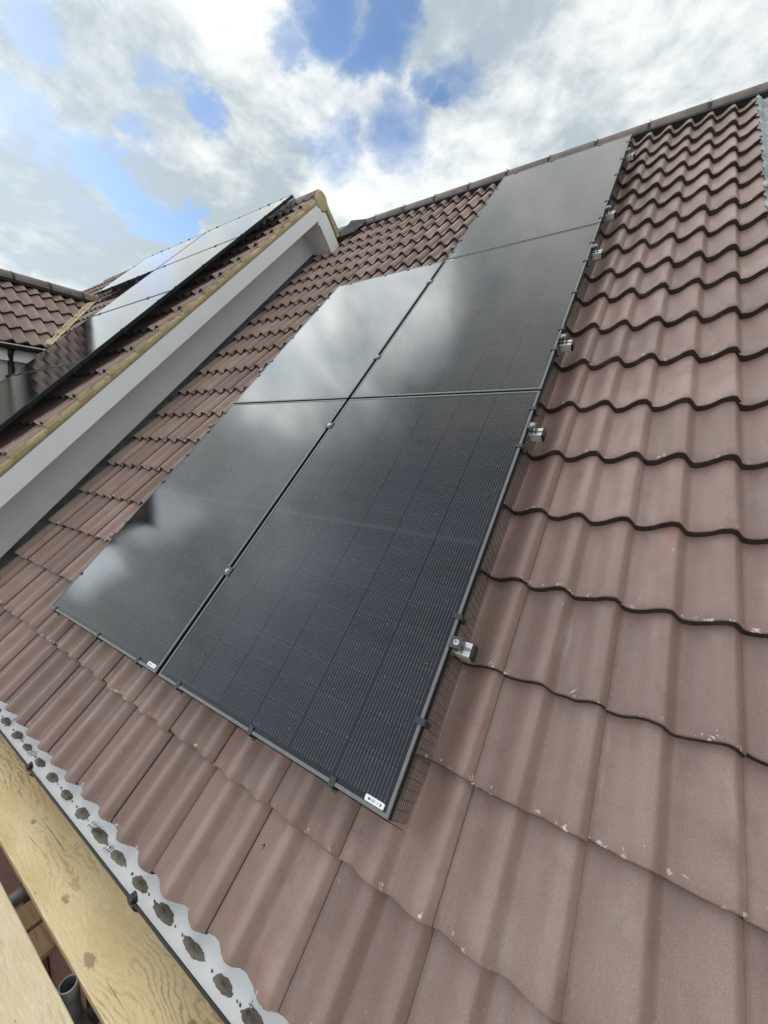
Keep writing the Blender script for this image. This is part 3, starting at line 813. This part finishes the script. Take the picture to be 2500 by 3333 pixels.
# solid-looking frame shadow gap: its shade is painted into the near-black frames
def tt_(t, k): return M(TE-t, 5.089+.012*k, TA-.012-.110*k)
sk = skirt((tt_, 2*PH+.0125), 'mesh skirt along the top edge of the taller roof panels, against the sky', 9, [], wr=.0017)
for u in (-2.69, -3.08, -3.51, -4.20, -4.94, -5.30, -5.80): clip(sk, M(u, 5.085, TA), UD, -VD, ND, mBlack)
def tb_(t, k): return M(-4.264-t, tv[0]-.004-.016*k, TA-.012-.112*k)
sk = skirt((tb_, PH), 'black mesh skirt under the far top panel of the taller roof', 12, [], wr=.0016)
for u in (-4.45, -5.02, -5.84): clip(sk, M(u, tv[0], TA), UD, VD, ND, mBlack)
def tl_(t, k): return M(-6.03-.012*k, tv[0]+t, TA-.012-.112*k)
sk = skirt((tl_, PW), 'mesh skirt on the far outer end of the taller roof panels', 9, [], wr=.0017)
for v in (4.2, 4.8): clip(sk, M(-6.027, v, TA), VD, UD, ND, mBlack)
def tc_(t, k): return M(-4.256-.012*k, tv[3]+t, TA-.012-.112*k)
sk = skirt((tc_, 3*TP-.03), 'mesh skirt on the left side of the lower taller roof panels, by the mortar valley', 9, [], wr=.0017)
for v in (.9, 1.45, 2.05, 2.45, 3.1, 3.6): clip(sk, M(-4.252, v, TA), VD, UD, ND, mBlack)

# ======================================================================= LEAD SHEET AT THE RIGHT
lead = MB(); rows = []; vv = 3.30
rr = random.Random(5)
while vv < 5.80:
    c = max(k for k, a in enumerate(NOSE) if a <= vv); g0 = (NOSE[c+1]-NOSE[c]) if c+1 < len(NOSE) else .33
    a = vv-NOSE[c]; row = []
    wob = .010*math.sin(vv*21)+rr.uniform(-.005, .005)+.018*(1-a/g0)
    for q in range(17):
        u = 1.985+wob*(1-q/16)+.36*q/16
        h = prof((u-J0) % TW)
        n = -.107+h-AMP-.026*a/g0+.006+.010*(q/16)+rr.uniform(-.0035, .0035)
        row.append(M(u, vv, n))
    rows.append(row)
    if NOSE[c]+g0-vv < .03 and NOSE[c]+g0-vv > .0: vv = NOSE[c]+g0+.001 if c+1 < len(NOSE) else vv+.03
    else: vv += .027
lead.grid(list(reversed(rows)))
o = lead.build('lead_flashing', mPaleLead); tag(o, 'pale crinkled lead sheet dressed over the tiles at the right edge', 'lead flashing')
for p in o.data.polygons: p.use_smooth = True

# ======================================================================= SCAFFOLD
def plank(name, x0, x1, y0, y1, z0, z1, mat, label, group):
    mb = MB(); nx = 60; rows = []
    c = .003
    ring = [(y0, z0+c), (y0, z1-c), (y0+c, z1), (y1-c, z1), (y1, z1-c), (y1, z0+c), (y1-c, z0), (y0+c, z0)]
    rw = [[(x0+(x1-x0)*i/nx, y+random.uniform(-.0007, .0007), z+random.uniform(-.0006, .0006)) for y, z in ring] for i in range(nx+1)]
    mb.grid(list(reversed(rw)), 0, False, True); mb.face(rw[0]); mb.face(rw[-1][::-1])
    o = mb.build(name, mat); return tag(o, label, 'scaffold board', group)
gs = 'scaffold boards'
plank('scaffold_board', -1.9, 2.1, -.460, -.236, -.638, -.600, mWood1, 'yellow knotty scaffold board running right beside the white gutter', gs)
plank('scaffold_board', -1.7, 2.2, -.735, -.507, -.636, -.598, mWood2, 'paler smooth scaffold board in the bottom left corner, beyond the dark gap', gs)
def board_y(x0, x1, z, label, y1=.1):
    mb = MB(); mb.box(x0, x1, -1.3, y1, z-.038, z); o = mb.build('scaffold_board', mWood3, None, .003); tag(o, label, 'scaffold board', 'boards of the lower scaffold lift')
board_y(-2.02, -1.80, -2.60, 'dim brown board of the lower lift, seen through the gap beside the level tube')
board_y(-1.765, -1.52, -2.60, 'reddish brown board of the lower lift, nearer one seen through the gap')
def pipe(p, q, r=.0242, th=.004, name='scaffold_tube', label='', nseg=24):
    p, q = Vector(p), Vector(q); d = (q-p).normalized(); a = d.cross(Vector((.3, .2, .9))).normalized(); b = d.cross(a); mb = MB()
    ring = lambda P, rr: [P+rr*(math.cos(2*math.pi*k/nseg)*a+math.sin(2*math.pi*k/nseg)*b) for k in range(nseg)]
    mb.grid([ring(p, r-th), ring(p, r-.0008), ring(p+d*.0008, r), ring(q, r), ring(q, r-th)], 0, True, True)
    mb.grid([ring(q, r-th), ring(p, r-th)], 0, True, True)
    o = mb.build(name, mGalv); tag(o, label, 'scaffold tube', 'steel scaffold tubes')
pipe((.358, -.4815, -.612), (.358, -.4815, -5.4), label='upright scaffold tube with open round end between the two boards')
pipe((-.105, -1.4, -.664), (-.105, .08, -.664), label='level scaffold tube crossing the dark gap under the boards')
mb = MB(); mb.box(.330, .352, -.56, -.40, -.86, -.79); mb.box(.30, .42, -.512, -.452, -.90, -.74); mb.tube([(.33, -.43, -.80), (.33, -.43, -.72)], .008, 8)
o = mb.build('tube_coupler', mGalv, None, .004); tag(o, 'rusty steel coupler on the upright tube below the boards', 'scaffold coupler')

# ======================================================================= WIRE OFFCUTS
def scrap(x, y, nx, ny, rot, label, sx=.0125, sy=.0125):
    mb = MB(); z = GZ-GR*GD+.012; ca, sa = math.cos(rot), math.sin(rot)
    def P(a, b): return (x+a*ca-b*sa, y+a*sa+b*ca, z+random.uniform(-.002, .002)+abs(b)*.25)
    for i in range(nx):
        a = (i-(nx-1)/2)*sx; mb.tube([P(a, -(ny)*sy/2-.002), P(a, (ny)*sy/2+.002)], .0009, 4)
    for j in range(ny):
        b = (j-(ny-1)/2)*sy; mb.tube([P(-(nx)*sx/2-.002, b), P((nx)*sx/2+.002, b)], .0009, 4)
    o = mb.build('wire_offcut', mMesh); tag(o, label, 'wire offcut', 'cut bits of black mesh in the gutter')
scrap(-.959, -.262, 2, 3, .5, 'long thin wire offcut lying across the gutter near the photo edge', .010, .022)
scrap(-.80, -.268, 3, 2, .1, 'tiny black mesh offcut on the third visible mud patch from the left')
scrap(-.63, -.272, 4, 2, .15, 'black mesh offcut beside the upper gutter bracket')
scrap(-.215, -.275, 2, 2, .1, 'cross-shaped wire offcut on a mud patch halfway along the gutter')
scrap(.012, -.268, 5, 2, .12, 'largest black mesh offcut, ladder shaped, spread over two mud patches')
scrap(.142, -.276, 3, 2, .2, 'hash-shaped mesh offcut on the clean white gutter beside a mud patch')
scrap(.895, -.262, 1, 2, .3, 'short wire offcut on the mud patch at the bottom of the photo')
mb = MB(); q = M(.735, -.245, -.128); mb.tube([q, q+Vector((.010, .004, .008)), q+Vector((.013, -.006, .001))], .0016, 5)
o = mb.build('wire_offcut', mMesh); tag(o, 'tiny bent wire lying alone on a bare tile below the panels', 'wire offcut')

# ======================================================================= GROUND
mb = MB(); mb.face([(-400, -400, -5.4), (400, -400, -5.4), (400, 400, -5.4), (-400, 400, -5.4)])
o = mb.build('ground', ground_material()); tag(o, kind='structure')

# ======================================================================= SKY AND LIGHT
SUN = Vector((-.80, -.16, .58)).normalized()  # direction of the added left fill, shared with the sky texture
VEIL = Vector((-.905, -.252, .342)).normalized()      # thinnest, brightest spot of the cloud cover
w = bpy.data.worlds.new('World'); bpy.context.scene.world = w; w.use_nodes = True
nt = w.node_tree; g = G(nt); bg = nt.nodes['Background']
sky = g.n('ShaderNodeTexSky', sky_type='NISHITA'); sky.sun_disc = False
sky.sun_elevation = math.asin(SUN.z); sky.sun_rotation = math.atan2(SUN.x, SUN.y) % (2*math.pi)
d0 = g.coord('Generated')
d0 = g.vm('NORMALIZE', d0)
sep = g.sep(d0)
flat = g.n('ShaderNodeCombineXYZ'); den = g.math('ADD', g.math('MAXIMUM', sep[2], 0.0), .22)
g.link(g.math('DIVIDE', sep[0], den), flat.inputs[0]); g.link(g.math('DIVIDE', sep[1], den), flat.inputs[1])
P2 = flat.outputs[0]
wn = g.noise(P2, 3.4, 8, .66, 0, 1)
wo = g.n('ShaderNodeVectorMath', operation='MULTIPLY_ADD'); g.link(wn, wo.inputs[0]); wo.inputs[1].default_value = (.20, .20, .20); 
sh = g.vm('ADD', d0, (-.10, -.10, -.10)); g.link(sh, wo.inputs[2])
dw = g.vm('NORMALIZE', wo.outputs[0])
HOLES = [(-0.4229, 0.618, 0.6627, 0.037, 0.68), (-0.4574, 0.6174, 0.64, 0.03, 0.62), (-0.3995, 0.6205, 0.6748, 0.027, 0.68), (-0.4858, 0.6052, 0.6306, 0.022, 0.54), (-0.4323, 0.6493, 0.6258, 0.021, 0.54), (-0.3874, 0.6993, 0.6007, 0.02, 0.54), (-0.3678, 0.7253, 0.5819, 0.016, 0.62), (-0.6831, 0.4896, 0.542, 0.022, 0.65), (-0.6871, 0.4671, 0.5566, 0.02, 0.5), (-0.7022, 0.4366, 0.5624, 0.016, 0.43), (-0.7199, 0.409, 0.5607, 0.015, 0.43), (-0.6834, 0.4984, 0.5335, 0.017, 0.58), (-0.7756, 0.4031, 0.4857, 0.021, 0.5), (-0.8265, 0.3334, 0.4535, 0.023, 0.7), (-0.8205, 0.3663, 0.4389, 0.021, 0.8), (-0.8141, 0.4018, 0.4193, 0.023, 0.95), (-0.8041, 0.4392, 0.4005, 0.023, 1.0), (-0.7878, 0.4771, 0.3896, 0.022, 1.0), (-0.7712, 0.504, 0.3889, 0.015, 0.9), (-0.5038, 0.5573, 0.66, 0.032, 0.6), (-0.5526, 0.5458, 0.6299, 0.02, 0.5), (-0.7758, 0.2903, 0.5602, 0.032, 0.5), (-0.3379, 0.7224, 0.6033, 0.032, 0.45), (-0.4414, 0.7186, 0.5374, 0.045, 0.45), (-0.5486, 0.6473, 0.5291, 0.032, 0.4), (-0.8464, 0.26, 0.4648, 0.029, 0.45), (-0.42, -0.42, 0.8, 0.36, 0.5), (-0.66, -0.3, 0.69, 0.1, 0.6), (-0.88, -0.16, 0.45, 0.05, 0.6), (-0.35, -0.1, 0.93, 0.12, 0.4)]
hole = None
for (x, y, z, r, s) in HOLES:
    dd = g.vm('DOT_PRODUCT', dw, tuple(Vector((x, y, z)).normalized()))
    k = g.ramp(dd, math.cos(r*2.0), math.cos(r*.1), 0, s)
    hole = k if hole is None else g.math('MAXIMUM', hole, k)
fb_ = g.noise(P2, 1.9, 7, .6, .3)
fb3 = g.noise(P2, 6.5, 6, .62, .2)
nz = g.math('ADD', g.math('MULTIPLY', fb_, .65), g.math('MULTIPLY', fb3, .35))
cov = g.math('SUBTRACT', g.math('ADD', .86, g.math('MULTIPLY', g.math('SUBTRACT', nz, .5), 2.1)), g.math('MULTIPLY', hole, 1.15))
mask = g.ramp(cov, -.08, .92)
shade = g.ramp(g.math('ADD', g.math('MULTIPLY', g.noise(g.vm('ADD', P2, (3.1, 1.7, 0)), 1.5, 5, .55, .4), .7), g.math('MULTIPLY', fb3, .3)), .40, .60)
# the low cloud bank towards the left is grey-blue underneath
bank = g.ramp(g.vm('DOT_PRODUCT', dw, tuple(Vector((-.90, .27, .34)).normalized())), math.cos(.32), math.cos(.05), 0, .55)
top_l = g.ramp(g.vm('DOT_PRODUCT', dw, tuple(Vector((-.77, .30, .56)).normalized())), math.cos(.24), math.cos(.03), 0, .5)
dim = g.ramp(g.vm('DOT_PRODUCT', dw, tuple(Vector((-.86, -.20, .46)).normalized())), math.cos(.42), math.cos(.10), 0, 1.0)
dim2 = g.ramp(g.vm('DOT_PRODUCT', dw, tuple(Vector((-.45, -.42, .78)).normalized())), math.cos(.62), math.cos(.2), 0, 1)
dim = g.math('MAXIMUM', dim, dim2)
shade = g.math('MULTIPLY', shade, g.math('SUBTRACT', 1.0, g.math('MAXIMUM', g.math('MAXIMUM', bank, top_l), dim)))
fb4 = g.noise(P2, 11, 7, .64, .3)
shade = g.math('ADD', shade, g.math('ADD', g.math('MULTIPLY', g.math('SUBTRACT', fb3, .5), .9), g.math('MULTIPLY', g.math('SUBTRACT', fb4, .5), .55)), clamp=True)
cloud = g.mix(shade, (.37, .43, .465), (.74, .765, .75))
glow = g.ramp(g.vm('DOT_PRODUCT', d0, tuple(VEIL)), math.cos(.95), 1.0, 0, 1)
glow2 = g.ramp(g.vm('DOT_PRODUCT', dw, tuple(VEIL)), math.cos(.06), math.cos(.005), 0, 1)
hot = g.math('MAXIMUM', g.ramp(g.vm('DOT_PRODUCT', dw, tuple(Vector((-.67, .13, .73)).normalized())), math.cos(.26), math.cos(.04), 0, 1),
             g.ramp(g.vm('DOT_PRODUCT', dw, tuple(Vector((-.50, .28, .82)).normalized())), math.cos(.17), math.cos(.03), 0, .8))
gain = g.math('ADD', g.math('ADD', 1.0, g.math('MULTIPLY', glow, .25)), g.math('ADD', g.math('MULTIPLY', glow2, 4.0), g.math('MULTIPLY', g.math('MULTIPLY', hot, g.ramp(fb_, .38, .60,   .60, 1)), 3.4)))
sc = g.n('ShaderNodeVectorMath', operation='SCALE'); g.link(cloud, sc.inputs[0]); g.link(gain, sc.inputs['Scale'])
sk_ = g.n('ShaderNodeVectorMath', operation='MULTIPLY'); g.link(sky.outputs[0], sk_.inputs[0]); sk_.inputs[1].default_value = (.98, 1.15, 1.32)
STR = .10
csc = g.n('ShaderNodeVectorMath', operation='SCALE'); g.link(sc.outputs[0], csc.inputs[0]); g.link(g.math('MULTIPLY', g.math('MULTIPLY', g.ramp(sep[1], -.45, -.85, 1.0, 1.5), g.ramp(sep[0], .15, .75, 1.0, .98)), g.math('MULTIPLY', g.math('SUBTRACT', 1.0, g.math('MULTIPLY', dim2, .5)), 1/STR)), csc.inputs['Scale'])
fin = g.mix(mask, sk_.outputs[0], csc.outputs[0])
g.link(fin, bg.inputs['Color']); bg.inputs['Strength'].default_value = STR

sl = bpy.data.lights.new('left_sky_fill', 'SUN'); sl.energy = 1.0; sl.angle = R(170); sl.color = (1, .93, .82)  # added half-dome fill in place of skylight, aimed from upper left
so = bpy.data.objects.new('left_sky_fill', sl); C.objects.link(so); so.rotation_euler = SUN.to_track_quat('Z', 'Y').to_euler(); so.location = (0, 0, 20)

# ======================================================================= CAMERA (solved from the panel grid)
cam = bpy.data.cameras.new('camera'); co_ = bpy.data.objects.new('camera', cam); C.objects.link(co_)
right = Vector((.83500313, .5493072, .03211492)); up = Vector((-.11636855, .11924492, .98602181)); fwd = Vector((-.53779934, .82706847, -.16349197))
mw = Matrix((( right.x, up.x, -fwd.x, 1.59771), (right.y, up.y, -fwd.y, -.77809), (right.z, up.z, -fwd.z, .96879), (0, 0, 0, 1)))
co_.matrix_world = mw
cam.sensor_fit = 'HORIZONTAL'; cam.sensor_width = 36; cam.lens = 1303.954/2500*36; cam.clip_start = .02; cam.clip_end = 2000
sc_ = bpy.context.scene; sc_.camera = co_
sc_.render.resolution_x = 768; sc_.render.resolution_y = 1024
vs = sc_.view_settings; vs.view_transform = 'Standard'; vs.look = 'None'; vs.exposure = .46; vs.gamma = 1
